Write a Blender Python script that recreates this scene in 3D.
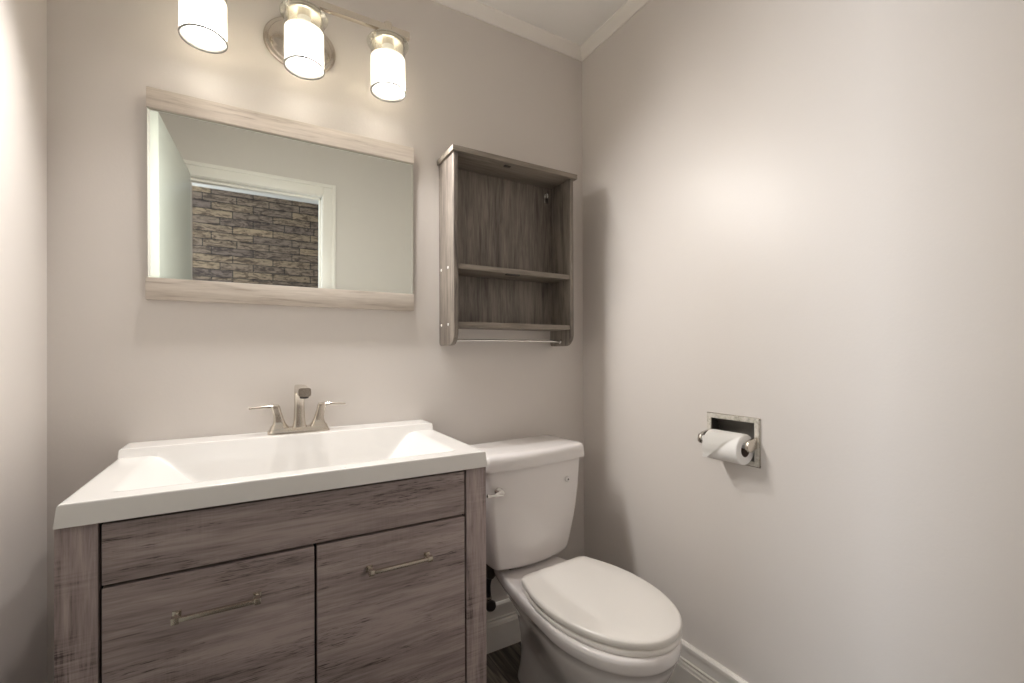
import bpy, bmesh, math, random
from mathutils import Vector, Matrix
random.seed(7)
PI = math.pi
for o in list(bpy.data.objects): bpy.data.objects.remove(o)
S = bpy.context.scene
C = bpy.context.collection

# ------------------------------------------------------------------ key dimensions (metres)
D = 1.513      # back wall plane (y)
R = 1.227      # right wall plane (x)
L = -0.436     # left wall plane (x)
H = 2.412      # ceiling height
FRONT = 0.0    # inner face of the wall with the doorway
HALL = -1.62   # brick wall across the hallway

# ------------------------------------------------------------------ camera
cam_data = bpy.data.cameras.new('camera')
cam = bpy.data.objects.new('camera', cam_data); C.objects.link(cam)
f, yaw, pitch, roll, v0, camH = 447.72, 0.5237, 0.0040, -0.0044, 351.83, 1.1182
Fw = Vector((math.sin(yaw)*math.cos(pitch), math.cos(yaw)*math.cos(pitch), math.sin(pitch)))
R0 = Vector((math.cos(yaw), -math.sin(yaw), 0)); U0 = R0.cross(Fw)
Rt = R0*math.cos(roll)+U0*math.sin(roll); Up = -R0*math.sin(roll)+U0*math.cos(roll)
M = Matrix((Rt, Up, -Fw)).transposed().to_4x4(); M.translation = Vector((0, 0, camH))
cam.matrix_world = M
cam_data.sensor_width = 36; cam_data.lens = f/1024*36
cam_data.shift_y = (v0-341.5)/1024
cam_data.clip_start = 0.02
S.camera = cam

# ------------------------------------------------------------------ world, lights, exposure
w = bpy.data.worlds.new('world'); S.world = w; w.use_nodes = True
w.node_tree.nodes['Background'].inputs[0].default_value = (0.75, 0.82, 1.0, 1)
w.node_tree.nodes['Background'].inputs[1].default_value = 0.3
S.view_settings.view_transform = 'Standard'; S.view_settings.look = 'None'
S.view_settings.gamma = 1.0; S.view_settings.use_curve_mapping = False
S.view_settings.exposure = 0.38
S.cycles.max_bounces = 16; S.cycles.diffuse_bounces = 10; S.cycles.transmission_bounces = 12; S.cycles.transparent_max_bounces = 12
BULB = 10.0      # radiance of the bulbs seen through the frosted shades
BEAM = 14.5       # beam of each reflector bulb out of the open shade bottom (W)
def area(name, loc, rot, sx, sy, power, col):
    l = bpy.data.lights.new(name, 'AREA'); l.shape = 'RECTANGLE'; l.size = sx; l.size_y = sy
    l.energy = power; l.color = col
    o = bpy.data.objects.new(name, l); C.objects.link(o); o.location = loc; o.rotation_euler = rot
    return o
# added cool fill light at the hallway's closed left end, brightening the bathroom
area('hallway_fill', (-2.3, -0.85, 1.35), (0, -PI/2, 0), 1.7, 1.1, 88, (0.86, 0.92, 1.0))

# ------------------------------------------------------------------ materials
def new_mat(name):
    m = bpy.data.materials.new(name); m.use_nodes = True
    nt = m.node_tree; return m, nt, nt.nodes['Principled BSDF']
def plain(name, col, rough=0.5, metal=0.0, noise=0.02, bump=0.0, bscale=200, coat=0.0, spec=0.5):
    m, nt, b = new_mat(name)
    tc = nt.nodes.new('ShaderNodeTexCoord')
    n = nt.nodes.new('ShaderNodeTexNoise'); n.inputs['Scale'].default_value = 6; n.inputs['Detail'].default_value = 4
    nt.links.new(tc.outputs['Object'], n.inputs['Vector'])
    r = nt.nodes.new('ShaderNodeValToRGB')
    r.color_ramp.elements[0].color = [c*(1-noise) for c in col]+[1]
    r.color_ramp.elements[1].color = [min(1, c*(1+noise)) for c in col]+[1]
    nt.links.new(n.outputs['Fac'], r.inputs['Fac']); nt.links.new(r.outputs['Color'], b.inputs['Base Color'])
    b.inputs['Roughness'].default_value = rough; b.inputs['Metallic'].default_value = metal
    b.inputs['Coat Weight'].default_value = coat; b.inputs['Specular IOR Level'].default_value = spec
    if bump:
        n2 = nt.nodes.new('ShaderNodeTexNoise'); n2.inputs['Scale'].default_value = bscale; n2.inputs['Detail'].default_value = 3
        nt.links.new(tc.outputs['Object'], n2.inputs['Vector'])
        bp = nt.nodes.new('ShaderNodeBump'); bp.inputs['Strength'].default_value = bump; bp.inputs['Distance'].default_value = 0.002
        nt.links.new(n2.outputs['Fac'], bp.inputs['Height']); nt.links.new(bp.outputs['Normal'], b.inputs['Normal'])
    return m
def wood(name, cols, grain='x', rough=0.55, fine=1.0, saw=0.0, bands=0.5, bump=0.25, flecks=0.0):
    """streaky laminate: cols = dark, mid, light; grain runs along one axis of object space"""
    m, nt, b = new_mat(name); N = nt.nodes; K = nt.links
    tc = N.new('ShaderNodeTexCoord')
    def stretched(scale_along, scale_across, detail=6, dist=0.0, rough_=0.6, off=0):
        mp = N.new('ShaderNodeMapping'); a, c = scale_along, scale_across
        mp.inputs['Scale'].default_value = {'x': (a, c, c), 'z': (c, c, a), 'y': (c, a, c)}[grain]
        mp.inputs['Location'].default_value = (off, off*1.7, off*0.6)
        K.new(tc.outputs['Object'], mp.inputs['Vector'])
        n = N.new('ShaderNodeTexNoise'); n.inputs['Scale'].default_value = 1; n.inputs['Detail'].default_value = detail
        n.inputs['Roughness'].default_value = rough_; n.inputs['Distortion'].default_value = dist
        K.new(mp.outputs['Vector'], n.inputs['Vector']); return n.outputs['Fac']
    def math_(op, a, b_, clamp=False):
        q = N.new('ShaderNodeMath'); q.operation = op; q.use_clamp = clamp
        for i, v in enumerate((a, b_)):
            if isinstance(v, (int, float)): q.inputs[i].default_value = v
            else: K.new(v, q.inputs[i])
        return q.outputs[0]
    broad = stretched(2.2, 16*fine, 4, 0.9)
    mid = stretched(6, 90*fine, 6, 0.5, off=3)
    fin = stretched(14, 330*fine, 3, 0.2, off=7)
    v = math_('ADD', math_('MULTIPLY', broad, 0.5*bands+0.25), math_('MULTIPLY', mid, 0.75-0.25*bands))
    v = math_('ADD', math_('MULTIPLY', v, 0.78), math_('MULTIPLY', fin, 0.22))
    if saw:
        g = {'x': 'z', 'z': 'x'}[grain]
        mp = N.new('ShaderNodeMapping'); mp.inputs['Scale'].default_value = (10, 10, 260) if grain == 'z' else (300, 300, 12)
        K.new(tc.outputs['Object'], mp.inputs['Vector'])
        n = N.new('ShaderNodeTexNoise'); n.inputs['Scale'].default_value = 1; n.inputs['Detail'].default_value = 3
        K.new(mp.outputs['Vector'], n.inputs['Vector'])
        msk = N.new('ShaderNodeTexNoise'); msk.inputs['Scale'].default_value = 7; msk.inputs['Detail'].default_value = 2
        K.new(tc.outputs['Object'], msk.inputs['Vector'])
        mk = math_('MULTIPLY', math_('SUBTRACT', msk.outputs['Fac'], 0.42, True), 4*saw, True)
        v = math_('ADD', v, math_('MULTIPLY', mk, math_('SUBTRACT', n.outputs['Fac'], 0.55)))
    if flecks:
        fl = stretched(34, 620, 2, 0.3, off=11); fm = stretched(5, 22, 3, 0.6, off=5)
        q1 = math_('MULTIPLY', math_('SUBTRACT', fl, 0.54, True), 3.2, True)
        q2 = math_('MULTIPLY', math_('SUBTRACT', fm, 0.46, True), 5.0, True)
        v = math_('SUBTRACT', v, math_('MULTIPLY', math_('MULTIPLY', q1, q2), flecks))
    r = N.new('ShaderNodeValToRGB'); e = r.color_ramp.elements
    e[0].position = 0.36; e[0].color = (*cols[0], 1); e[1].position = 0.64; e[1].color = (*cols[2], 1)
    k = e.new(0.47); k.color = (*cols[1], 1)
    K.new(v, r.inputs['Fac']); K.new(r.outputs['Color'], b.inputs['Base Color'])
    bp = N.new('ShaderNodeBump'); bp.inputs['Strength'].default_value = bump; bp.inputs['Distance'].default_value = 0.001
    K.new(v, bp.inputs['Height']); K.new(bp.outputs['Normal'], b.inputs['Normal'])
    b.inputs['Roughness'].default_value = rough
    return m
WALL = plain('greige_wall_paint', (0.685, 0.645, 0.612), 0.42, bump=0.10, bscale=140, noise=0.015)
CEIL = plain('ceiling_paint', (0.90, 0.89, 0.87), 0.7, bump=0.1)
TRIM = plain('trim_paint', (0.86, 0.83, 0.785), 0.35)
DOOR = plain('door_paint', (0.70, 0.73, 0.68), 0.30)
PORC = plain('porcelain', (0.80, 0.77, 0.76), 0.12, coat=0.4, noise=0.01)
PLAST = plain('seat_plastic', (0.80, 0.77, 0.73), 0.28, noise=0.01)
MARBLE = plain('cultured_marble', (0.78, 0.765, 0.745), 0.16, coat=0.3, noise=0.012)
NICK = plain('brushed_nickel', (0.66, 0.605, 0.53), 0.25, 1.0, noise=0.06)
CHROME = plain('chrome', (0.72, 0.71, 0.69), 0.10, 1.0, noise=0.05)
OLDCHROME = plain('worn_chrome', (0.60, 0.57, 0.52), 0.22, 1.0, noise=0.35)
WORNED = wood('worn_painted_metal', ((0.09, 0.075, 0.055), (0.46, 0.43, 0.37), (0.66, 0.63, 0.57)), 'x', 0.35, fine=1.2, flecks=0.8)
DARK = plain('dark_gap', (0.012, 0.011, 0.012), 0.7)
RUBBER = plain('dark_braid', (0.035, 0.035, 0.04), 0.35, 0.5, bump=0.6, bscale=600)
WHITE = plain('white_plastic', (0.8, 0.79, 0.77), 0.4)
PAPER = plain('tissue_paper', (0.90, 0.89, 0.87), 0.95, bump=0.3, bscale=300)
CARD = plain('cardboard_core', (0.16, 0.12, 0.09), 0.9)
BLACKM = plain('dark_catch', (0.05, 0.045, 0.04), 0.6)
v_cols = ((0.075, 0.057, 0.057), (0.265, 0.212, 0.205), (0.43, 0.360, 0.345))
VH = wood('vanity_oak_horizontal', v_cols, 'x', 0.50, saw=0.10, flecks=0.5)
VV = wood('vanity_oak_vertical', tuple(tuple(c*1.1 for c in k) for k in v_cols), 'z', 0.50, saw=0.6, flecks=0.2)
ML = wood('mirror_frame_oak', ((0.34, 0.29, 0.24), (0.52, 0.46, 0.40), (0.64, 0.58, 0.51)), 'x', 0.5, fine=1.0, bands=0.2, flecks=0.12)
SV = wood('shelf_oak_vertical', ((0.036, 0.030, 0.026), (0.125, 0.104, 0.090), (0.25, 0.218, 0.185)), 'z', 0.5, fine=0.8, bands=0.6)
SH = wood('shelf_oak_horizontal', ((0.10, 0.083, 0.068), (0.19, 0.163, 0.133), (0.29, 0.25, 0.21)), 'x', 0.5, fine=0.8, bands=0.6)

def floor_mat():
    m, nt, b = new_mat('dark_plank_floor'); N = nt.nodes; K = nt.links
    tc = N.new('ShaderNodeTexCoord')
    mp = N.new('ShaderNodeMapping'); mp.inputs['Rotation'].default_value = (0, 0, PI/2)
    K.new(tc.outputs['Object'], mp.inputs['Vector'])
    br = N.new('ShaderNodeTexBrick'); br.inputs['Scale'].default_value = 1
    br.inputs['Brick Width'].default_value = 1.2; br.inputs['Row Height'].default_value = 0.15
    br.inputs['Mortar Size'].default_value = 0.0015
    br.inputs['Color1'].default_value = (0.5, 0.5, 0.5, 1); br.inputs['Color2'].default_value = (1, 1, 1, 1)
    br.inputs['Mortar'].default_value = (0.1, 0.1, 0.1, 1)
    K.new(mp.outputs['Vector'], br.inputs['Vector'])
    mp2 = N.new('ShaderNodeMapping'); mp2.inputs['Scale'].default_value = (70, 5, 5)
    K.new(tc.outputs['Object'], mp2.inputs['Vector'])
    n = N.new('ShaderNodeTexNoise'); n.inputs['Scale'].default_value = 1; n.inputs['Detail'].default_value = 6; n.inputs['Distortion'].default_value = 0.8
    K.new(mp2.outputs['Vector'], n.inputs['Vector'])
    r = N.new('ShaderNodeValToRGB'); e = r.color_ramp.elements
    e[0].position = 0.38; e[0].color = (0.028, 0.022, 0.017, 1); e[1].position = 0.66; e[1].color = (0.17, 0.14, 0.11, 1)
    K.new(n.outputs['Fac'], r.inputs['Fac'])
    mx = N.new('ShaderNodeMix'); mx.data_type = 'RGBA'; mx.blend_type = 'MULTIPLY'; mx.inputs[0].default_value = 1
    K.new(r.outputs['Color'], mx.inputs[6]); K.new(br.outputs['Color'], mx.inputs[7])
    K.new(mx.outputs[2], b.inputs['Base Color']); b.inputs['Roughness'].default_value = 0.4
    return m
FLOOR = floor_mat()
def brick_mat():
    m, nt, b = new_mat('roman_brick'); N = nt.nodes; K = nt.links
    tc = N.new('ShaderNodeTexCoord')
    mp = N.new('ShaderNodeMapping'); mp.inputs['Rotation'].default_value = (-PI/2, 0, 0)
    K.new(tc.outputs['Object'], mp.inputs['Vector'])
    def brick(c1, c2, mo, bias=0.0):
        br = N.new('ShaderNodeTexBrick'); br.inputs['Scale'].default_value = 1
        br.inputs['Brick Width'].default_value = 0.31; br.inputs['Row Height'].default_value = 0.064
        br.inputs['Mortar Size'].default_value = 0.004; br.inputs['Mortar Smooth'].default_value = 0.3
        br.inputs['Bias'].default_value = bias; br.offset = 0.5; br.squash = 0.8; br.squash_frequency = 3
        br.inputs['Color1'].default_value = (*c1, 1); br.inputs['Color2'].default_value = (*c2, 1); br.inputs['Mortar'].default_value = (*mo, 1)
        K.new(mp.outputs['Vector'], br.inputs['Vector']); return br
    br = brick((0.30, 0.225, 0.15), (0.15, 0.115, 0.10), (0.045, 0.037, 0.033))
    n = N.new('ShaderNodeTexNoise'); n.inputs['Scale'].default_value = 1.0; n.inputs['Detail'].default_value = 6; n.inputs['Roughness'].default_value = 0.7
    n.inputs['Distortion'].default_value = 1.5
    mp2 = N.new('ShaderNodeMapping'); mp2.inputs['Scale'].default_value = (9, 9, 34); K.new(tc.outputs['Object'], mp2.inputs['Vector'])
    K.new(mp2.outputs['Vector'], n.inputs['Vector'])
    r = N.new('ShaderNodeValToRGB'); e = r.color_ramp.elements
    e[0].position = 0.42; e[0].color = (0.12, 0.09, 0.09, 1); e[1].position = 0.56; e[1].color = (1, 1, 1, 1)
    K.new(n.outputs['Fac'], r.inputs['Fac'])
    mx = N.new('ShaderNodeMix'); mx.data_type = 'RGBA'; mx.blend_type = 'MULTIPLY'; mx.inputs[0].default_value = 0.8
    K.new(br.outputs['Color'], mx.inputs[6]); K.new(r.outputs['Color'], mx.inputs[7])
    K.new(mx.outputs[2], b.inputs['Base Color']); b.inputs['Roughness'].default_value = 0.8
    bp = N.new('ShaderNodeBump'); bp.inputs['Distance'].default_value = 0.01; bp.inputs['Strength'].default_value = 0.8; bp.invert = True
    K.new(br.outputs['Fac'], bp.inputs['Height']); K.new(bp.outputs['Normal'], b.inputs['Normal'])
    return m
BRICK = brick_mat()
def mirror_mat():
    m, nt, b = new_mat('silvered_glass')
    n = nt.nodes.new('ShaderNodeTexNoise'); n.inputs['Scale'].default_value = 3
    r = nt.nodes.new('ShaderNodeValToRGB'); r.color_ramp.elements[0].color = (0.80, 0.84, 0.79, 1); r.color_ramp.elements[1].color = (0.82, 0.86, 0.81, 1)
    nt.links.new(n.outputs['Fac'], r.inputs['Fac']); nt.links.new(r.outputs['Color'], b.inputs['Base Color'])
    b.inputs['Metallic'].default_value = 1; b.inputs['Roughness'].default_value = 0.015
    return m
MIRROR = mirror_mat()
def shade_mats():
    # frosted glass: scatters the bulb's light, lets part of it straight through
    m = bpy.data.materials.new('frosted_glass'); m.use_nodes = True; nt = m.node_tree; N = nt.nodes; K = nt.links
    N.remove(N['Principled BSDF']); out = N['Material Output']
    n = N.new('ShaderNodeTexNoise'); n.inputs['Scale'].default_value = 30
    r = N.new('ShaderNodeValToRGB'); r.color_ramp.elements[0].color = (0.93, 0.92, 0.86, 1); r.color_ramp.elements[1].color = (0.97, 0.96, 0.90, 1)
    K.new(n.outputs['Fac'], r.inputs['Fac'])
    tl = N.new('ShaderNodeBsdfTranslucent'); tr = N.new('ShaderNodeBsdfTransparent'); df = N.new('ShaderNodeBsdfDiffuse'); gl = N.new('ShaderNodeBsdfGlossy')
    gl.inputs['Roughness'].default_value = 0.25
    for q in (tl, tr, df): K.new(r.outputs['Color'], q.inputs['Color'])
    a = N.new('ShaderNodeMixShader'); a.inputs[0].default_value = 0.62; K.new(tl.outputs[0], a.inputs[1]); K.new(df.outputs[0], a.inputs[2])
    b = N.new('ShaderNodeMixShader'); b.inputs[0].default_value = 0.06; K.new(a.outputs[0], b.inputs[1]); K.new(tr.outputs[0], b.inputs[2])
    c = N.new('ShaderNodeMixShader'); c.inputs[0].default_value = 0.04; K.new(b.outputs[0], c.inputs[1]); K.new(gl.outputs[0], c.inputs[2])
    K.new(c.outputs[0], out.inputs['Surface'])
    # clear thin glass
    g = bpy.data.materials.new('clear_glass'); g.use_nodes = True; nt = g.node_tree; N = nt.nodes; K = nt.links
    N.remove(N['Principled BSDF']); out = N['Material Output']
    tr = N.new('ShaderNodeBsdfTransparent'); tr.inputs['Color'].default_value = (0.93, 0.95, 0.92, 1)
    gl = N.new('ShaderNodeBsdfGlossy'); gl.inputs['Roughness'].default_value = 0.05
    lw = N.new('ShaderNodeLayerWeight'); lw.inputs['Blend'].default_value = 0.35
    mx = N.new('ShaderNodeMixShader'); K.new(lw.outputs['Facing'], mx.inputs[0]); K.new(tr.outputs[0], mx.inputs[1]); K.new(gl.outputs[0], mx.inputs[2])
    K.new(mx.outputs[0], out.inputs['Surface'])
    return m, g
FROST, CLEAR = shade_mats()
def emit(name, col, s):
    m, nt, b = new_mat(name)
    b.inputs['Base Color'].default_value = (0.9, 0.9, 0.9, 1)
    b.inputs['Emission Color'].default_value = (*col, 1); b.inputs['Emission Strength'].default_value = s
    return m
BULBM = emit('lit_bulb', (1.0, 0.90, 0.76), BULB)

# ------------------------------------------------------------------ mesh helpers (world coordinates in, local out)
def add_box(bm, x0, x1, y0, y1, z0, z1, bev=0.0, seg=2):
    t = bmesh.new()
    vs = [t.verts.new((x, y, z)) for x in (x0, x1) for y in (y0, y1) for z in (z0, z1)]
    for q in ((0, 1, 3, 2), (4, 6, 7, 5), (0, 4, 5, 1), (2, 3, 7, 6), (0, 2, 6, 4), (1, 5, 7, 3)):
        t.faces.new([vs[i] for i in q])
    if bev: bmesh.ops.bevel(t, geom=t.edges[:], offset=bev, segments=seg, affect='EDGES', profile=0.6)
    merge(bm, t)
def merge(bm, t, mat=None):
    if mat is not None: bmesh.ops.transform(t, matrix=mat, verts=t.verts[:])
    mp = {v: bm.verts.new(v.co) for v in t.verts}
    for fc in t.faces:
        try: bm.faces.new([mp[v] for v in fc.verts])
        except ValueError: pass
    t.free()
def rings(bm, rs, cap0=True, cap1=True, closed=True):
    vr = [[bm.verts.new(p) for p in r] for r in rs]
    n = len(rs[0])
    for a, b in zip(vr, vr[1:]):
        for i in range(n if closed else n-1):
            j = (i+1) % n
            bm.faces.new((a[i], a[j], b[j], b[i]))
    if cap0: bm.faces.new(list(reversed(vr[0])))
    if cap1: bm.faces.new(vr[-1])
def lathe(bm, prof, c, axis='z', n=40, cap=True):
    rs = []
    for r, h in prof:
        ring = []
        for i in range(n):
            a = 2*PI*i/n; p, q = r*math.cos(a), r*math.sin(a)
            v = {'z': (p, q, h), 'y': (p, h, -q), 'x': (h, p, q)}[axis]
            ring.append((c[0]+v[0], c[1]+v[1], c[2]+v[2]))
        rs.append(ring)
    rings(bm, rs, cap, cap)
def tube(bm, pts, r, n=14, cap=True):
    pts = [Vector(p) for p in pts]; rs = []
    up = Vector((0, 0, 1))
    for i, p in enumerate(pts):
        d = (pts[min(i+1, len(pts)-1)]-pts[max(i-1, 0)]).normalized()
        a = d.cross(up)
        if a.length < 1e-3: a = d.cross(Vector((1, 0, 0)))
        a.normalize(); b = d.cross(a).normalized()
        rr = r[i] if isinstance(r, (list, tuple)) else r
        rs.append([tuple(p+a*rr*math.cos(2*PI*k/n)+b*rr*math.sin(2*PI*k/n)) for k in range(n)])
    rings(bm, rs, cap, cap)
def prism(bm, poly, axis, a0, a1, bev=0.0):
    """poly = 2-D points; extruded along axis between a0 and a1"""
    t = bmesh.new()
    def P(p, a): return {'x': (a, p[0], p[1]), 'y': (p[0], a, p[1]), 'z': (p[0], p[1], a)}[axis]
    A = [t.verts.new(P(p, a0)) for p in poly]; B = [t.verts.new(P(p, a1)) for p in poly]
    n = len(poly)
    for i in range(n): t.faces.new((A[i], A[(i+1) % n], B[(i+1) % n], B[i]))
    t.faces.new(list(reversed(A))); t.faces.new(B)
    bmesh.ops.recalc_face_normals(t, faces=t.faces[:])
    if bev: bmesh.ops.bevel(t, geom=t.edges[:], offset=bev, segments=2, affect='EDGES', profile=0.6)
    merge(bm, t)
def sq(cx, cy, z, hx, hy, n=28, p=5.0):
    """rounded-square section at height z"""
    out = []
    for i in range(n):
        a = 2*PI*i/n+PI/n; c, s = math.cos(a), math.sin(a)
        out.append((cx+hx*math.copysign(abs(c)**(2/p), c), cy+hy*math.copysign(abs(s)**(2/p), s), z))
    return out
def smooth_curve(pts, n=8):
    """Catmull-Rom through 3-D points"""
    P = [Vector(p) for p in pts]; P = [2*P[0]-P[1]]+P+[2*P[-1]-P[-2]]; out = []
    for i in range(1, len(P)-2):
        for k in range(n):
            t = k/n
            out.append(0.5*((2*P[i])+(-P[i-1]+P[i+1])*t+(2*P[i-1]-5*P[i]+4*P[i+1]-P[i+2])*t*t+(-P[i-1]+3*P[i]-3*P[i+1]+P[i+2])*t**3))
    out.append(P[-2]); return out
def root_of(o):
    while o.parent: o = o.parent
    return o
def obj(name, bm, mat, parent=None, origin=None, sharp=35, recalc=True):
    if recalc: bmesh.ops.recalc_face_normals(bm, faces=bm.faces[:])
    for e in bm.edges:
        e.smooth = not (len(e.link_faces) == 2 and e.calc_face_angle(0) > math.radians(sharp))
    for fc in bm.faces: fc.smooth = True
    o0 = Vector(origin) if origin is not None else Vector((0, 0, 0))
    if parent is not None: o0 = root_of(parent).location.copy()
    for v in bm.verts: v.co -= o0
    me = bpy.data.meshes.new(name); bm.to_mesh(me); bm.free()
    me.materials.append(mat)
    o = bpy.data.objects.new(name, me); C.objects.link(o)
    if parent is None: o.location = o0
    else: o.parent = parent
    return o
def struct(name, bm, mat, origin=None):
    o = obj(name, bm, mat, None, origin); o['kind'] = 'structure'; return o
def thing(name, label, cat, loc, group=None):
    o = bpy.data.objects.new(name, None); C.objects.link(o); o.location = loc; o.empty_display_size = 0.05
    o['label'] = label; o['category'] = cat
    if group: o['group'] = group
    return o
B = bmesh.new

# ------------------------------------------------------------------ room shell
T = 0.12
bm = B(); add_box(bm, -2.5, 2.5, HALL-0.1, D+T, -0.08, 0); struct('floor', bm, FLOOR)
bm = B(); add_box(bm, -2.5, 2.5, HALL-0.1, D+T, H, H+0.08); struct('ceiling', bm, CEIL)
bm = B(); add_box(bm, L-T, R+T, D, D+T, 0, H); struct('wall_back', bm, WALL)
bm = B(); add_box(bm, L-T, L, FRONT-0.0, D, 0, H); struct('wall_left', bm, WALL)
# right wall with the recess for the paper holder cut into it
ty0, ty1, tz0, tz1 = 0.748, 0.896, 0.805, 0.925
bm = B()
add_box(bm, R, R+T, FRONT, ty0, 0, H); add_box(bm, R, R+T, ty1, D, 0, H)
add_box(bm, R, R+T, ty0, ty1, 0, tz0); add_box(bm, R, R+T, ty0, ty1, tz1, H)
struct('wall_right', bm, WALL)
# wall with the doorway
ox0, ox1, oz = -0.300, 0.368, 2.030
bm = B()
add_box(bm, -2.5, ox0-0.018, FRONT-T, FRONT, 0, H); add_box(bm, ox1+0.018, 2.5, FRONT-T, FRONT, 0, H)
add_box(bm, ox0-0.018, ox1+0.018, FRONT-T, FRONT, oz+0.018, H)
struct('wall_front', bm, WALL)
bm = B(); add_box(bm, -2.5, 2.5, HALL-0.1, HALL, 0, H); struct('wall_hallway', bm, BRICK)
bm = B(); add_box(bm, -2.6, -2.5, HALL-0.1, FRONT, 0, H); struct('wall_hallway_left', bm, WALL)
bm = B(); add_box(bm, 2.5, 2.6, HALL-0.1, FRONT, 0, H); struct('wall_hallway_right', bm, WALL)
# door lining and casing on the bathroom side
bm = B()
add_box(bm, ox0-0.018, ox0, FRONT-T-0.004, FRONT+0.002, 0, oz); add_box(bm, ox1, ox1+0.018, FRONT-T-0.004, FRONT+0.002, 0, oz)
add_box(bm, ox0-0.018, ox1+0.018, FRONT-T-0.004, FRONT+0.002, oz, oz+0.018)
add_box(bm, ox1-0.012, ox1, FRONT-0.075, FRONT-0.04, 0, oz); add_box(bm, ox0, ox1, FRONT-0.075, FRONT-0.04, oz-0.012, oz)
struct('trim_1', bm, TRIM)
cw = 0.078
bm = B()
for (x0, x1, z0, z1) in ((ox1+0.004, ox1+cw, 0, oz+cw), (ox0-cw, ox0-0.004, 0, oz+cw), (ox0-0.004, ox1+0.004, oz+0.004, oz+cw)):
    add_box(bm, x0, x1, FRONT, FRONT+0.012, z0, z1, 0.003)
for (x0, x1, z0, z1) in ((ox1+cw-0.022, ox1+cw, 0, oz+cw), (ox0-cw, ox0-cw+0.022, 0, oz+cw), (ox0-cw+0.0215, ox1+cw-0.0215, oz+cw-0.022, oz+cw)):
    add_box(bm, x0, x1, FRONT, FRONT+0.018, z0, z1, 0.004)
struct('trim_2', bm, TRIM)
# crown moulding
def crown(name, poly, axis, a0, a1):
    bm = B(); prism(bm, poly, axis, a0, a1); struct(name, bm, TRIM)
cp = [(0, 2.374), (0.006, 2.374), (0.008, 2.380), (0.016, 2.386), (0.024, 2.396), (0.031, 2.401), (0.035, 2.405), (0.035, H), (0, H)]
crown('trim_3', [(D-a, z) for a, z in cp], 'x', L, R)
crown('trim_4', [(R-a, z) for a, z in cp], 'y', FRONT, D-0.0)
crown('trim_5', [(L+a, z) for a, z in cp], 'y', FRONT, D-0.0)
crown('trim_6', [(FRONT+a, z) for a, z in cp], 'x', L, R)
# baseboards
bp_ = [(0, 0.172), (0.007, 0.172), (0.013, 0.166), (0.013, 0.154), (0.008, 0.151), (0.008, 0.119), (0.012, 0.116), (0.012, 0.110), (0.009, 0.108), (0.014, 0.105), (0.016, 0.098), (0.012, 0.095), (0.017, 0.092), (0.017, 0), (0, 0)]
BASEM = TRIM
bm = B(); prism(bm, [(D-a, z) for a, z in bp_], 'x', L, R); struct('baseboard_back', bm, BASEM)
bm = B(); prism(bm, [(R-a, z) for a, z in bp_], 'y', FRONT, D-0.017); struct('baseboard_right', bm, BASEM)
bm = B(); prism(bm, [(L+a, z) for a, z in bp_], 'y', FRONT, D-0.017); struct('baseboard_left', bm, BASEM)
# the open door, hinged at the left jamb
bm = B(); Ld = 0.775
add_box(bm, -0.040, 0, 0.012, Ld, 0.008, 2.030, 0.002)
dr = obj('door_1', bm, DOOR, None, (0, 0, 0)); dr.location = (ox0+0.010, 0.022, 0); dr.rotation_euler = (0, 0, 0.034); dr['kind'] = 'structure'

# ------------------------------------------------------------------ vanity
CX0, CX1, CY = -0.284, 0.512, 1.022     # countertop
ZC, TH = 0.870, 0.0385
FY = CY+0.012                            # cabinet front plane
VX0, VX1 = -0.290, 0.518
ZD0, ZD1 = 0.7169, 0.8235
XD0, XD1 = -0.2296, 0.4578
ZT = ZC-TH
van = thing('vanity_cabinet', 'grey-brown rustic wood vanity cabinet with two doors and bar handles', 'cabinet', ((VX0+VX1)/2, (FY+D)/2, 0))
bm = B()
add_box(bm, VX0, VX0+0.018, FY+0.02, D-0.02, 0.0, ZT); add_box(bm, VX1-0.018, VX1, FY+0.02, D-0.02, 0.0, ZT)
add_box(bm, VX0, VX1, D-0.022, D-0.019, 0.10, ZT); add_box(bm, VX0+0.018, VX1-0.018, FY+0.03, D-0.022, 0.10, 0.118)
obj('carcass', bm, VV, van)
bm = B(); add_box(bm, XD0-0.004, XD1+0.006, FY+0.0185, FY+0.024, 0.118, ZT); obj('inner_face', bm, DARK, van)
for (a, b_) in ((VX0, XD0-0.005), (XD1+0.005, VX1)):
    bm = B(); add_box(bm, a, b_, FY, FY+0.02, 0, ZT, 0.0012); obj('post', bm, VV, van)
bm = B(); add_box(bm, XD0-0.004, XD1+0.004, FY+0.004, FY+0.02, 0.06, 0.112, 0.001); obj('bottom_rail', bm, VH, van)
bm = B(); add_box(bm, XD0, XD1, FY, FY+0.018, ZD0, ZD1, 0.0015); obj('drawer_front', bm, VH, van)
XG = 0.1135
def bar_handle(parent, xa, xb, z):
    bm = B(); y = FY-0.024
    add_box(bm, xa+0.004, xb-0.004, y-0.004, y+0.004, z-0.004, z+0.004, 0.001)
    for x in (xa, xb-0.012):
        add_box(bm, x, x+0.012, y-0.005, y+0.006, z-0.006, z+0.006, 0.001)
        add_box(bm, x+0.003, x+0.009, y+0.004, FY-0.002, z-0.004, z+0.004, 0)
        add_box(bm, x-0.001, x+0.013, FY-0.004, FY, z-0.007, z+0.007, 0.001)
    return obj('handle', bm, NICK, parent)
for (a, b_, ha, hb) in ((XD0, XG-0.0025, -0.130, 0.012), (XG+0.0025, XD1, 0.218, 0.364)):
    bm = B(); add_box(bm, a, b_, FY, FY+0.018, 0.116, ZD0-0.006, 0.0015); d_ = obj('door', bm, VH, van)
    bar_handle(d_, ha, hb, 0.6375)

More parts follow.
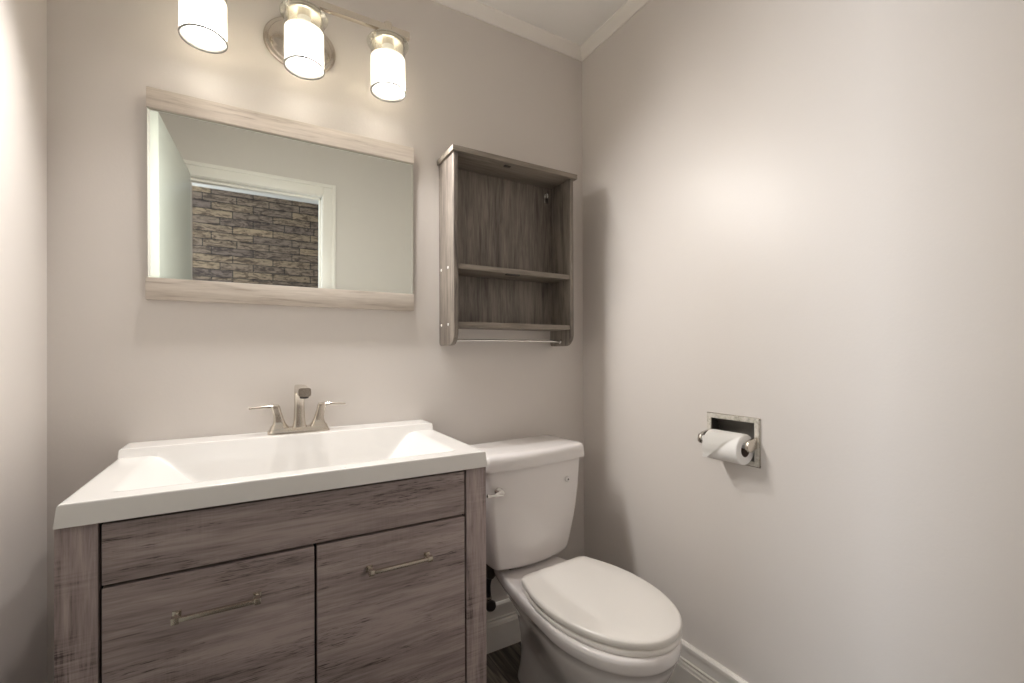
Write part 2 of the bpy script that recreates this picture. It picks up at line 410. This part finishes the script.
# ------------------------------------------------------------------ countertop with integral basin (one moulded piece)
def smooth01(t): t = max(0, min(1, t)); return t*t*(3-2*t)
ctop = None
bm = B()
bx0, bx1, by0, by1, dep = -0.225, 0.452, 1.068, 1.412, 0.105
def softmin(vals, k=0.06):
    m_ = min(vals); return m_-k*math.log(sum(math.exp(-(v-m_)/k) for v in vals))
def hz(x, y):
    tx = min((x-bx0)/0.155, (bx1-x)/0.155); tb = (by1-y)/0.050; tf = (y-by0)/0.05
    t_ = softmin([tx, tb, tf], 0.035)
    z = ZC-dep*smooth01(min(1, max(0, t_)))**0.85 if t_ > 0 else ZC
    # raised ledge along the wall that carries the faucet
    s = smooth01((y-(1.405))/0.012)
    return z+0.020*s
nx, ny = 150, 96
X_ = [CX0+0.004+(CX1-CX0-0.008)*i/nx for i in range(nx+1)]
Y_ = [CY+0.002+(D-CY-0.003)*j/ny for j in range(ny+1)]
V = [[bm.verts.new((x, y, hz(x, y))) for x in X_] for y in Y_]
for j in range(ny):
    for i in range(nx): bm.faces.new((V[j][i], V[j][i+1], V[j+1][i+1], V[j+1][i]))
per = [V[0][i] for i in range(nx+1)]+[V[j][nx] for j in range(1, ny+1)]+[V[ny][i] for i in range(nx-1, -1, -1)]+[V[j][0] for j in range(ny-1, 0, -1)]
def off(v, o_, z):
    x, y = v.co.x, v.co.y
    if abs(y-Y_[-1]) > 1e-6:
        pass
    fx = -1 if abs(x-X_[0]) < 1e-6 else (1 if abs(x-X_[-1]) < 1e-6 else 0)
    fy = -1 if abs(y-Y_[0]) < 1e-6 else 0
    return (x+fx*o_[0], y+fy*o_[1], z if z is not None else v.co.z)
lay = [per]
for o_, dz in (((0.0022, 0.0012), 0.0010), ((0.0036, 0.002), 0.0035)):
    lay.append([bm.verts.new((*off(v, o_, None)[:2], v.co.z-dz)) for v in per])
lay.append([bm.verts.new(off(v, (0.007, 0.006), ZT)) for v in per])
lay.append([bm.verts.new(off(v, (0.004, -0.006), ZT)) for v in per])
for a, b_ in zip(lay, lay[1:]):
    n = len(a)
    for i in range(n):
        bm.faces.new((a[i], b_[i], b_[(i+1) % n], a[(i+1) % n]))
ctop = obj('bathroom_sink', bm, MARBLE, None, (0.114, 1.26, ZT), sharp=50)
ctop['label'] = 'white moulded vanity top with wide rectangular basin and raised back ledge'; ctop['category'] = 'sink'

# ------------------------------------------------------------------ faucet
FX, FYY, FZ = 0.117, 1.462, 0.890
fa = thing('faucet', 'brushed nickel two-handle faucet on the back ledge of white sink', 'faucet', (FX, FYY, FZ))
bm = B()
rings(bm, [sq(FX, FYY, FZ+z, hx, hy, 40, 7) for z, hx, hy in ((0, 0.083, 0.027), (0.004, 0.083, 0.027), (0.010, 0.079, 0.024), (0.016, 0.072, 0.020))])
obj('base_plate', bm, NICK, fa)
for s, lean in ((-1, -0.012), (1, 0.012)):
    hx = FX+s*0.052
    bm = B()
    rings(bm, [sq(hx+lean*q, FYY, FZ+z, a, a*0.85, 28, 5) for z, a, q in ((0.012, 0.026, 0), (0.018, 0.024, 0), (0.026, 0.018, 0), (0.036, 0.0145, 0.1), (0.050, 0.0125, 0.3), (0.064, 0.0120, 0.6), (0.074, 0.0125, 0.8), (0.080, 0.0125, 1.0), (0.083, 0.010, 1.0))])
    hd = obj('handle', bm, NICK, fa)
    bm = B()
    pts = [(0.0, 0.0755), (0.012, 0.079), (0.028, 0.0785), (0.046, 0.0775), (0.066, 0.0765)]
    x0 = hx+lean*0.9
    rs = []
    for i, (d_, z) in enumerate(pts):
        th_ = [0.0060, 0.0045, 0.0034, 0.0030, 0.0028][i]; wd = [0.010, 0.010, 0.009, 0.0085, 0.008][i]
        rs.append([(x0+s*d_, FYY+wd*a, FZ+z+th_*b_) for a, b_ in ((-1, -0.6), (-0.8, -1), (0.8, -1), (1, -0.6), (1, 0.6), (0.8, 1), (-0.8, 1), (-1, 0.6))])
    rings(bm, rs); obj('lever', bm, NICK, hd)
# spout: rectangular column rising and turning forward over the basin
path = [(0.0, 0.012, 0.021, 0.021), (0.0, 0.022, 0.0175, 0.018), (0.0, 0.040, 0.0150, 0.0155), (-0.001, 0.075, 0.0138, 0.0140), (-0.002, 0.105, 0.0135, 0.0135)]
rs = []
for dy, z, hx_, hy_ in path: rs.append(sq(FX, FYY+dy, FZ+z, hx_, hy_, 28, 5))
def tilt_ring(cy, cz, ang, hw, hh):
    out = []
    for (x, y, _) in sq(0, 0, 0, hw, hh, 28, 5):
        out.append((FX+x, FYY+cy+y*math.cos(ang), FZ+cz+y*math.sin(ang)))
    return out
for cy, cz, ang, hw, hh in ((-0.006, 0.120, 0.35, 0.0137, 0.0138), (-0.020, 0.130, 0.95, 0.014, 0.0125), (-0.045, 0.131, 1.45, 0.0145, 0.0105), (-0.090, 0.130, 1.60, 0.0150, 0.0100), (-0.135, 0.129, 1.62, 0.0155, 0.0110), (-0.165, 0.128, 1.62, 0.0155, 0.0115)):
    rs.append(tilt_ring(cy, cz, ang, hw, hh))
bm = B(); rings(bm, rs); sp = obj('spout', bm, NICK, fa, sharp=45)
bm = B(); lathe(bm, [(0.010, 0.006), (0.011, 0), (0.011, -0.010), (0.008, -0.011)], (FX, FYY-0.150, FZ+0.122), 'z', 20); obj('aerator', bm, BLACKM, sp)
bm = B(); tube(bm, [(FX, FYY+0.018, FZ+0.014), (FX, FYY+0.018, FZ+0.05)], 0.0022, 10); lathe(bm, [(0.004, 0), (0.005, 0.004), (0.004, 0.008)], (FX, FYY+0.018, FZ+0.05), 'z', 14); obj('drain_rod', bm, NICK, fa)

# ------------------------------------------------------------------ mirror (hangs leaning very slightly forward)
mi = thing('wall_mirror', 'rectangular mirror with pale oak rails above and below, over the sink', 'mirror', (0.116, D-0.001, 1.2655))
MX0, MX1 = -0.2445, 0.4755
def yb(z): return D-0.001
bm = B(); add_box(bm, MX0+0.003, MX1, D-0.019, D-0.001, 1.7685, 1.8205, 0.0012); obj('frame_rail', bm, ML, mi)
bm = B(); add_box(bm, MX0, MX1, D-0.021, D-0.001, 1.2655, 1.3235, 0.0012); obj('frame_rail', bm, ML, mi)
bm = B(); add_box(bm, MX0+0.02, MX1-0.02, D-0.009, D-0.001, 1.32, 1.77); obj('backing_board', bm, BLACKM, mi)
bm = B(); gx0, gx1, gz0, gz1, yf, wv = MX0+0.004, MX1-0.001, 1.3235, 1.7685, D-0.013, 0.006
o4 = [(gx0, gz0), (gx1, gz0), (gx1, gz1), (gx0, gz1)]; i4 = [(gx0+wv, gz0+wv), (gx1-wv, gz0+wv), (gx1-wv, gz1-wv), (gx0+wv, gz1-wv)]
bk = [bm.verts.new((x, D-0.009, z)) for x, z in o4]; ou = [bm.verts.new((x, yf+0.0007, z)) for x, z in o4]; inn = [bm.verts.new((x, yf, z)) for x, z in i4]
for i in range(4):
    j = (i+1) % 4
    bm.faces.new((bk[i], bk[j], ou[j], ou[i])); bm.faces.new((ou[i], ou[j], inn[j], inn[i]))
bm.faces.new(inn); bm.faces.new(list(reversed(bk)))
obj('mirror_glass', bm, MIRROR, mi, sharp=1)
mi.rotation_euler = (0.020, 0, 0)

# ------------------------------------------------------------------ wall shelf
SX0, SX1, SY = 0.5745, 1.0705, 1.376
SZ0, SZ1 = 1.147, 1.790
sh = thing('wall_shelf', 'grey-brown wood open wall cabinet with towel bar above toilet', 'shelf', ((SX0+SX1)/2, D, SZ0))
bm = B(); add_box(bm, 0.5675, 1.0835, 1.366, D-0.0005, SZ1, SZ1+0.0175, 0.0010); obj('top_board', bm, SH, sh)
def side_poly():
    r = 0.045; p = [(D-0.0005, SZ1), (SY, SZ1)]
    for i in range(9):
        a = PI+PI/2*i/8; p.append((SY+r+r*math.cos(a), SZ0+r+r*math.sin(a)))
    r2 = 0.012
    for i in range(5):
        a = 1.5*PI+PI/2*i/4; p.append((D-0.0005-r2+r2*math.cos(a), SZ0+r2+r2*math.sin(a)))
    return p
for k_, (a, b_) in enumerate(((SX0, SX0+0.0155), (SX1-0.0155, SX1))):
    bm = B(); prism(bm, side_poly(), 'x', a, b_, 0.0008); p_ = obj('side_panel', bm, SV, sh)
    xo = a if k_ == 0 else b_
    for z in (1.4125, 1.218):
        for y in (1.428, 1.490):
            bm = B(); s = -1 if k_ == 0 else 1
            lathe(bm, [(0.0048, 0), (0.0048, 0.001*s), (0.003, 0.002*s)], (xo, y, z), 'x', 14); obj('screw_cap', bm, WHITE, p_)
xi0, xi1 = SX0+0.0155, SX1-0.0155
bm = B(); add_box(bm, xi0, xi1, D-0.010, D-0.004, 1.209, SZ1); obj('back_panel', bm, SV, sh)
sm_ = None
bm = B(); add_box(bm, xi0, xi1, SY+0.004, D-0.010, 1.4035, 1.4205, 0.0008); s1 = obj('shelf_board', bm, SH, sh)
bm = B(); add_box(bm, xi0, xi1, SY+0.004, D-0.010, 1.2095, 1.2260, 0.0008); obj('shelf_board', bm, SH, sh)
bm = B(); add_box(bm, 0.78, 0.835, SY+0.008, SY+0.022, 1.3985, 1.4035, 0.001); obj('magnetic_catch', bm, BLACKM, s1)
bm = B(); add_box(bm, 0.775, 0.80, SY+0.010, SY+0.022, 1.786, 1.7898, 0.001); obj('magnetic_catch', bm, BLACKM, sh)
bm = B(); tube(bm, [(xi0, 1.438, 1.1655), (xi1, 1.438, 1.1655)], 0.0048, 16); rod = obj('towel_bar', bm, CHROME, sh)
bm = B(); lathe(bm, [(0.009, 0), (0.009, -0.006), (0.006, -0.008)], (xi1, 1.438, 1.1655), 'x', 18); obj('bar_socket', bm, CHROME, rod)
bm = B(); lathe(bm, [(0.009, 0), (0.009, 0.006), (0.006, 0.008)], (xi0, 1.438, 1.1655), 'x', 18); obj('bar_socket', bm, CHROME, rod)
# hanging bracket on the back panel, upper right
bm = B()
hxp, hzp = 1.030, 1.738
ring_ = [(hxp+0.007*math.cos(a), D-0.013-0.002*math.sin(a), hzp+0.018+0.013*math.sin(a)) for a in [2*PI*i/18 for i in range(19)]]
tube(bm, ring_, 0.0018, 8, False); add_box(bm, hxp-0.009, hxp+0.009, D-0.014, D-0.0105, hzp-0.012, hzp+0.008, 0.001)
obj('hanging_ring', bm, CHROME, sh)

# ------------------------------------------------------------------ vanity light
LX = [-0.110, 0.127, 0.364]; LY = 1.393
vl = thing('vanity_light', 'three-lamp brushed nickel vanity light with frosted glass shades above mirror', 'wall lamp', (0.127, D, 2.06))
def ell(cx, cz, y, a, b_, n=48): return [(cx+a*math.cos(2*PI*i/n), y, cz+b_*math.sin(2*PI*i/n)) for i in range(n)]
CZ = 2.065
bm = B()
rings(bm, [ell(0.127, CZ, D-d_, a, a*0.80) for d_, a in ((0.0005, 0.101), (0.008, 0.101), (0.012, 0.097), (0.0125, 0.088), (0.016, 0.085), (0.020, 0.070), (0.022, 0.02))])
obj('canopy', bm, NICK, vl)
ZB = 2.128
bm = B(); tube(bm, smooth_curve([(0.127, D-0.018, CZ), (0.127, D-0.05, CZ+0.005), (0.127, D-0.075, CZ+0.045), (0.127, LY, ZB)], 6), 0.009, 14); obj('arm', bm, NICK, vl)
bm = B(); add_box(bm, LX[0]-0.068, LX[2]+0.068, LY-0.008, LY+0.008, ZB-0.0105, ZB+0.0105, 0.002)
bar = obj('bar', bm, NICK, vl)
ZS0, ZS1 = 1.930, 2.083   # shade bottom, top
for x in LX:
    bm = B(); c = (x, LY, 0)
    lathe(bm, [(0.012, ZB+0.018), (0.013, ZB+0.015), (0.013, ZB-0.012), (0.014, ZS1+0.020), (0.047, ZS1+0.016), (0.0495, ZS1+0.012), (0.0495, ZS1-0.006), (0.047, ZS1-0.008), (0.020, ZS1-0.009)], c, 'z', 40)
    cup = obj('shade_holder', bm, NICK, vl)
    bm = B(); rr = 0.0515
    lathe(bm, [(0.052, ZS1+0.002), (0.062, ZS1+0.001), (0.0635, ZS1-0.002), (0.062, ZS1-0.005), (rr+0.001, ZS1-0.007), (rr, ZS1-0.012), (rr, ZS1-0.048)], c, 'z', 48, cap=False)
    shd = obj('glass_collar', bm, CLEAR, cup, recalc=False)
    bm = B(); lathe(bm, [(rr, ZS1-0.048), (rr, ZS0+0.006)], c, 'z', 48, cap=False); obj('lamp_shade', bm, FROST, cup, recalc=False)
    bm = B(); lathe(bm, [(rr-0.003, ZS0+0.006), (rr+0.0012, ZS0+0.006), (rr+0.0020, ZS0+0.003), (rr+0.0012, ZS0), (rr-0.003, ZS0), (rr-0.003, ZS0+0.006)], c, 'z', 48, cap=False)
    obj('shade_rim', bm, plain('ground_glass_edge', (0.22, 0.215, 0.20), 0.3) if x == LX[0] else bpy.data.materials['ground_glass_edge'], cup, recalc=False)
    bm = B(); lathe(bm, [(0.018, ZS1-0.009), (0.018, ZS1-0.045), (0.014, ZS1-0.047), (0.001, ZS1-0.0471)], c, 'z', 24); obj('socket', bm, WHITE, cup)
    bm = B()
    lathe(bm, [(0.013, ZS1-0.048), (0.014, ZS1-0.060)]+[(0.029*math.cos(a), 1.978+0.029*math.sin(a)) for a in [math.radians(q) for q in (62, 45, 25, 5, -15, -35, -55, -72, -85, -89.5)]], c, 'z', 28)
    obj('bulb', bm, BULBM, cup)
    l = bpy.data.lights.new('bulb_beam', 'SPOT'); l.energy = BEAM; l.color = (1.0, 0.965, 0.93); l.shadow_soft_size = 0.03
    l.spot_size = math.radians(178); l.spot_blend = 0.7
    lo = bpy.data.objects.new('bulb_beam', l); C.objects.link(lo); lo.location = (x, LY-0.004, ZS0-0.002)
    lo.rotation_euler = Vector((0.18, -1.0, -0.72)).to_track_quat('-Z', 'Y').to_euler()

# ------------------------------------------------------------------ toilet (stands turned a few degrees)
TX, TY, TR = 0.866, 1.000, math.radians(4.5)
to = thing('toilet', 'white two-piece toilet with closed lid beside the vanity', 'toilet', (TX, TY, 0))
def toilet_obj(name, bm, mat, parent=None, sharp=35):
    for v in bm.verts: v.co += Vector((TX, TY, 0))
    return obj(name, bm, mat, parent or to, sharp=sharp)
def outline(hw, fr, bk, bhw, z, n=64, pf=2.15, pb=2.6, cy=0.0):
    """egg front half, straighter rear half"""
    out = []
    for i in range(n):
        a = 2*PI*i/n; c, s = math.cos(a), math.sin(a)
        if s <= 0:
            x = hw*math.copysign(abs(c)**(2/pf), c); y = -fr*abs(s)**(2/pf)
        else:
            y = bk*abs(s)**(2/pb); k_ = y/bk
            x = (hw*(1-k_)+bhw*k_)*math.copysign(abs(c)**(2/(pb+2.5*k_)), c) if abs(c) > 1e-6 else 0
        out.append((x, cy+y, z))
    return out
SDX, SDY = 0.003, 0.026
# shared plan of rear-squared seat outline
def seat_outline(z, grow=0.0, fr=0.268, bk=0.190, hw=0.174, bhw=0.140, n=72):
    P_ = []
    n1 = n//2
    for i in range(n1+1):           # front half from right to left
        a = -PI*i/n1
        c, s = math.cos(a), math.sin(a)
        P_.append((hw*math.copysign(abs(c)**(2/2.1), c), -fr*abs(s)**(2/2.1)))
    # left side back to rear-left corner, rear edge, right side
    k_ = 8; rc = 0.028
    for i in range(1, k_): t_ = i/k_; P_.append((-(hw+(bhw-hw)*t_**1.9), (bk-rc)*t_))
    for i in range(6):
        a = PI-PI/2*i/5; P_.append((-bhw+rc+rc*math.cos(a), bk-rc+rc*math.sin(a)))
    for i in range(6):
        a = PI/2-PI/2*i/5; P_.append((bhw-rc+rc*math.cos(a), bk-rc+rc*math.sin(a)))
    for i in range(k_-1, 0, -1): t_ = i/k_; P_.append(((hw+(bhw-hw)*t_**1.9), (bk-rc)*t_))
    cy = -0.03
    return [(SDX+x*(1+grow/0.17), SDY+cy+(y-cy)*(1+grow/0.23), z) for x, y in P_]
ZL = 0.422
bm = B(); rings(bm, [seat_outline(z, g) for z, g in ((ZL-0.019, -0.004), (ZL-0.018, -0.001), (ZL-0.012, 0.0), (ZL-0.004, -0.0005), (ZL-0.001, -0.003), (ZL+0.001, -0.010), (ZL+0.002, -0.06), (ZL+0.002, -0.12))]); toilet_obj('lid', bm, PLAST, sharp=60)
bm = B(); rings(bm, [seat_outline(z, g) for z, g in ((0.384, -0.006), (0.385, -0.002), (0.390, 0.0), (0.396, -0.001), (0.400, -0.004))]); toilet_obj('seat', bm, PLAST, sharp=60)
for s in (-1, 1):
    bm = B(); lathe(bm, [(0.012, -0.022), (0.0135, -0.018), (0.0135, 0.018), (0.012, 0.022)], (s*0.075-0.008, 0.222, 0.398), 'x', 18); toilet_obj('hinge', bm, PLAST)
# bowl: loft from deck/rim down to the foot
secs = [(0.3835, 0.168, 0.232, 0.455, 0.115), (0.3845, 0.173, 0.240, 0.462, 0.120), (0.381, 0.177, 0.246, 0.465, 0.124), (0.370, 0.178, 0.248, 0.466, 0.125), (0.352, 0.177, 0.247, 0.464, 0.124),
        (0.343, 0.174, 0.244, 0.460, 0.121), (0.340, 0.168, 0.237, 0.456, 0.117), (0.320, 0.167, 0.234, 0.440, 0.108), (0.290, 0.158, 0.222, 0.405, 0.090), (0.250, 0.144, 0.198, 0.372, 0.076), (0.200, 0.124, 0.165, 0.352, 0.068),
        (0.150, 0.107, 0.135, 0.345, 0.064), (0.100, 0.097, 0.112, 0.345, 0.064), (0.050, 0.095, 0.106, 0.350, 0.068), (0.020, 0.099, 0.112, 0.358, 0.074), (0.0, 0.102, 0.116, 0.362, 0.078)]
bm = B(); rings(bm, [[((x*0.962-0.008) if z_ > 0.3 else x*(0.90+0.28*z_)-0.008+0.02*(0.3-z_), y*(0.985 if y < 0 else 1), z_) for x, y, z_ in outline(hw, fr, bk, bh, z)] for z, hw, fr, bk, bh in secs]); bowl = toilet_obj('bowl', bm, PORC, sharp=60)
# tank
def tank_ring(z, hw, yf, yb_, bow, rc, n=14):
    P_ = []
    m_ = 10
    for i in range(m_+1):                       # front edge, bowed
        t_ = -1+2*i/m_; P_.append(((hw-rc)*t_, yf-bow*(1-t_*t_)))
    for i in range(1, 7):
        a = -PI/2+PI/2*i/6; P_.append((hw-rc+rc*math.cos(a), yf+rc+rc*math.sin(a)))
    for i in range(7):
        a = PI/2*i/6; P_.append((hw-0.015+0.015*math.cos(a), yb_-0.015+0.015*math.sin(a)))
    for i in range(7):
        a = PI/2+PI/2*i/6; P_.append((-hw+0.015+0.015*math.cos(a), yb_-0.015+0.015*math.sin(a)))
    for i in range(0, 6):
        a = PI+PI/2*i/6; P_.append((-hw+rc+rc*math.cos(a), yf+rc+rc*math.sin(a)))
    return [(x, y, z) for x, y in P_]
def lerp(a, b_, t_): return a+(b_-a)*t_
rs = []
for z, t_, g in ((0.399, 0.0, -0.016), (0.401, 0.0, -0.008), (0.408, 0.02, -0.002), (0.42, 0.05, 0), (0.46, 0.22, 0.001), (0.52, 0.46, 0.002), (0.58, 0.66, 0.002), (0.65, 0.84, 0.001), (0.70, 0.94, 0.0), (0.742, 1.0, 0.0)):
    rs.append(tank_ring(z, lerp(0.158, 0.203, t_)+g, lerp(0.305, 0.283, t_)-g, lerp(0.440, 0.478, t_)+g, lerp(0.020, 0.018, t_), 0.024))
bm = B(); rings(bm, rs); tank = toilet_obj('tank', bm, PORC, sharp=60)
rs = [tank_ring(z+0.004, 0.215+g, 0.272-g, 0.484+g*0.3, 0.020, 0.020) for z, g in ((0.738, -0.008), (0.738, -0.001), (0.741, 0.0), (0.770, -0.002), (0.778, -0.004), (0.784, -0.008), (0.787, -0.014), (0.789, -0.03), (0.790, -0.06))]
bm = B(); rings(bm, rs); toilet_obj('tank_lid', bm, PORC, sharp=60)
bm = B(); add_box(bm, -0.09, 0.09, 0.33, 0.42, 0.383, 0.400, 0.004); toilet_obj('tank_gasket', bm, RUBBER)
# flush lever
bm = B(); ly = 0.262
lathe(bm, [(0.0135, 0.009), (0.014, 0.004), (0.014, -0.002), (0.011, -0.006), (0.003, -0.008)], (-0.172, ly+0.002, 0.680), 'y', 24)
rs = []
for i in range(9):
    t_ = i/8; cx_ = -0.172-0.055*t_; hh = lerp(0.010, 0.0042, smooth01(t_*1.6)) if t_ < 0.9 else 0.006; yy = ly-0.014-0.004*math.sin(t_*PI); zz = 0.680+0.001*t_
    rs.append([(cx_, yy+0.0045*math.cos(a), zz+hh*math.sin(a)) for a in [2*PI*j/14 for j in range(14)]])
rings(bm, rs); lathe(bm, [(0.009, 0.0), (0.010, -0.012), (0.008, -0.017), (0.001, -0.018)], (-0.172, ly, 0.680), 'y', 20)
toilet_obj('flush_lever', bm, CHROME)
bm = B(); lathe(bm, [(0.0095, 0.004), (0.0095, -0.0008), (0.0085, -0.0014), (0.001, -0.0015)], (0.118, 0.2685, 0.6725), 'y', 24); emb = toilet_obj('round_emblem', bm, plain('pale_print', (0.70, 0.68, 0.67), 0.3))
bm = B(); lathe(bm, [(0.0032, 0.0), (0.0032, -0.0008), (0.001, -0.0009)], (0.120, 0.267, 0.6725), 'y', 14); toilet_obj('dark_mark', bm, BLACKM, emb)
for s in (-1, 1):
    bm = B(); lathe(bm, [(0.014, 0), (0.014, 0.006), (0.010, 0.014), (0.002, 0.017)], (s*0.092, 0.08, 0.02), 'z', 18); toilet_obj('bolt_cap', bm, PLAST)
to.rotation_euler = (0, 0, TR)

# supply valve and hose on the back wall, left of the toilet
wv_ = thing('supply_valve', 'dark water supply valve and hose low on wall between vanity and toilet', 'water valve', (0.735, D, 0.215))
bm = B(); lathe(bm, [(0.028, 0), (0.026, -0.006), (0.010, -0.008)], (0.735, D, 0.215), 'y', 24); obj('escutcheon', bm, OLDCHROME, wv_)
bm = B(); tube(bm, [(0.735, D-0.004, 0.215), (0.735, D-0.075, 0.215)], 0.009); lathe(bm, [(0.013, 0), (0.014, 0.006), (0.014, 0.03), (0.010, 0.034)], (0.735, D-0.06, 0.205), 'z', 16)
obj('valve_body', bm, OLDCHROME, wv_)
bm = B(); lathe(bm, [(0.004, -0.07), (0.018, -0.075), (0.020, -0.082), (0.016, -0.09), (0.003, -0.092)], (0.735, D, 0.215), 'y', 20); obj('valve_knob', bm, BLACKM, wv_)
bm = B(); tube(bm, smooth_curve([(0.735, D-0.06, 0.24), (0.733, D-0.062, 0.285), (0.741, D-0.070, 0.33), (0.733, D-0.085, 0.372), (0.732, D-0.095, 0.400)], 8), 0.0105, 14); tube(bm, smooth_curve([(0.716, D-0.03, 0.30), (0.714, D-0.055, 0.33), (0.716, D-0.07, 0.37), (0.722, D-0.07, 0.395)], 8), 0.010, 14); obj('hose', bm, RUBBER, wv_)
bm = B(); lathe(bm, [(0.011, 0.315), (0.0165, 0.322), (0.0165, 0.375), (0.013, 0.380)], (0.733, D-0.082, 0), 'z', 12); obj('coupling_nut', bm, BLACKM, wv_)

# ------------------------------------------------------------------ recessed paper holder and roll
py0, py1, pz0, pz1 = 0.739, 0.903, 0.797, 0.932
yc_, zc_ = (py0+py1)/2, (pz0+pz1)/2
ph = thing('toilet_paper_holder', 'worn recessed chrome toilet paper holder set in the right wall', 'paper holder', (R, yc_, zc_))
bm = B(); pr = 0.0015; th = 0.013
add_box(bm, R-0.007, R-0.0002, py0, py1, pz1-th, pz1, pr); add_box(bm, R-0.007, R-0.0002, py0, py1, pz0, pz0+th, pr)
add_box(bm, R-0.007, R-0.0002, py0, py0+th, pz0+th-0.002, pz1-th+0.002, pr); add_box(bm, R-0.007, R-0.0002, py1-th, py1, pz0+th-0.002, pz1-th+0.002, pr)
obj('face_frame', bm, WORNED, ph)
bm = B()
for (a, b_, c_, d_) in ((py0-0.0025, py1+0.0025, pz1-0.004, pz1+0.0025), (py0-0.0025, py1+0.0025, pz0-0.0025, pz0+0.004), (py0-0.0025, py0+0.004, pz0, pz1), (py1-0.004, py1+0.0025, pz0, pz1)):
    add_box(bm, R-0.0035, R-0.0002, a, b_, c_, d_, 0.0008)
obj('back_plate', bm, OLDCHROME, ph)
# curved pocket
bm = B(); nseg = 14; a0 = []
ia, ib = ty0+0.0015, ty1-0.0015; za, zb = tz0+0.0015, tz1-0.0015
prof = [(R-0.001+0.048*math.sin(PI*i/nseg)**0.6, zb+(za-zb)*i/nseg) for i in range(nseg+1)]
A_ = [bm.verts.new((x, ia, z)) for x, z in prof]; B_ = [bm.verts.new((x, ib, z)) for x, z in prof]
for i in range(nseg): bm.faces.new((A_[i], A_[i+1], B_[i+1], B_[i]))
bm.faces.new(A_); bm.faces.new(list(reversed(B_)))
obj('pocket', bm, plain('tarnished_metal', (0.42, 0.40, 0.37), 0.38, 0.7, noise=0.4), ph, recalc=False)
RCX, RCZ = R-0.036, 0.852
for (ya, yb2) in ((py0+0.004, py0+0.014), (py1-0.008, py1+0.002)):
    bm = B()
    p_ = [(R-0.004, RCZ+0.024), (R-0.030, RCZ+0.020), (R-0.046, RCZ+0.014), (R-0.050, RCZ+0.004), (R-0.050, RCZ-0.006), (R-0.044, RCZ-0.013), (R-0.030, RCZ-0.014), (R-0.004, RCZ-0.006)]
    prism(bm, [(x, z+0.004) for x, z in p_], 'y', ya, yb2, 0.0015); obj('arm', bm, OLDCHROME if ya > 0.8 else NICK, ph)
bm = B(); tube(bm, [(RCX, py0+0.012, RCZ+0.006), (RCX, py1-0.006, RCZ+0.006)], 0.0085, 18); obj('roller', bm, WHITE, ph)
# roll
RR, rc_ = 0.0425, 0.0205
ry0, ry1 = 0.759, 0.864
RZ = RCZ+0.0145-rc_
rl = thing('toilet_paper_roll', 'white toilet paper roll with folded pointed end in wall holder', 'toilet paper', (RCX, (ry0+ry1)/2, RZ))
bm = B(); lathe(bm, [(rc_, ry0), (RR-0.002, ry0), (RR, ry0+0.002), (RR, ry1-0.002), (RR-0.002, ry1), (rc_, ry1), (rc_, ry0)], (RCX, 0, RZ), 'y', 56, cap=False); obj('paper', bm, PAPER, rl)
bm = B(); lathe(bm, [(rc_-0.0012, ry0+0.0005), (rc_, ry0+0.0005), (rc_, ry1-0.0005), (rc_-0.0012, ry1-0.0005), (rc_-0.0012, ry0+0.0005)], (RCX, 0, RZ), 'y', 40, cap=False); obj('core', bm, CARD, rl)
# loose end folded to a point: lies over the front of the roll, tip at the far side
bm = B(); n = 22
def wrap(s, y, lift):
    """s = distance along the sheet from the top of the roll, going over the room side and down"""
    r_ = RR+lift; a = s/r_
    if a < 2.0: return (RCX-r_*math.sin(a), y, RZ+r_*math.cos(a))
    a0_ = 2.0; e_ = (s-a0_*r_)
    return (RCX-r_*math.sin(a0_)-e_*0.10, y, RZ+r_*math.cos(a0_)-e_)
Smax = 0.110
row = []
for i in range(n+1):
    s = -0.02+(Smax+0.02)*i/n
    yr = ry0+0.002 if s < 0.02 else lerp(ry0+0.002, ry1-0.014, min(1, (s-0.02)/(Smax-0.02)))
    col = []
    for j in range(9):
        y = lerp(ry1, yr, j/8); col.append(bm.verts.new(wrap(s, y, 0.0012+0.0050*max(0, s)/Smax)))
    row.append(col)
for a, b_ in zip(row, row[1:]):
    for j in range(8): bm.faces.new((a[j], a[j+1], b_[j+1], b_[j]))
g_ = bmesh.ops.solidify(bm, geom=bm.faces[:], thickness=0.0006)
obj('loose_sheet', bm, PAPER, rl)
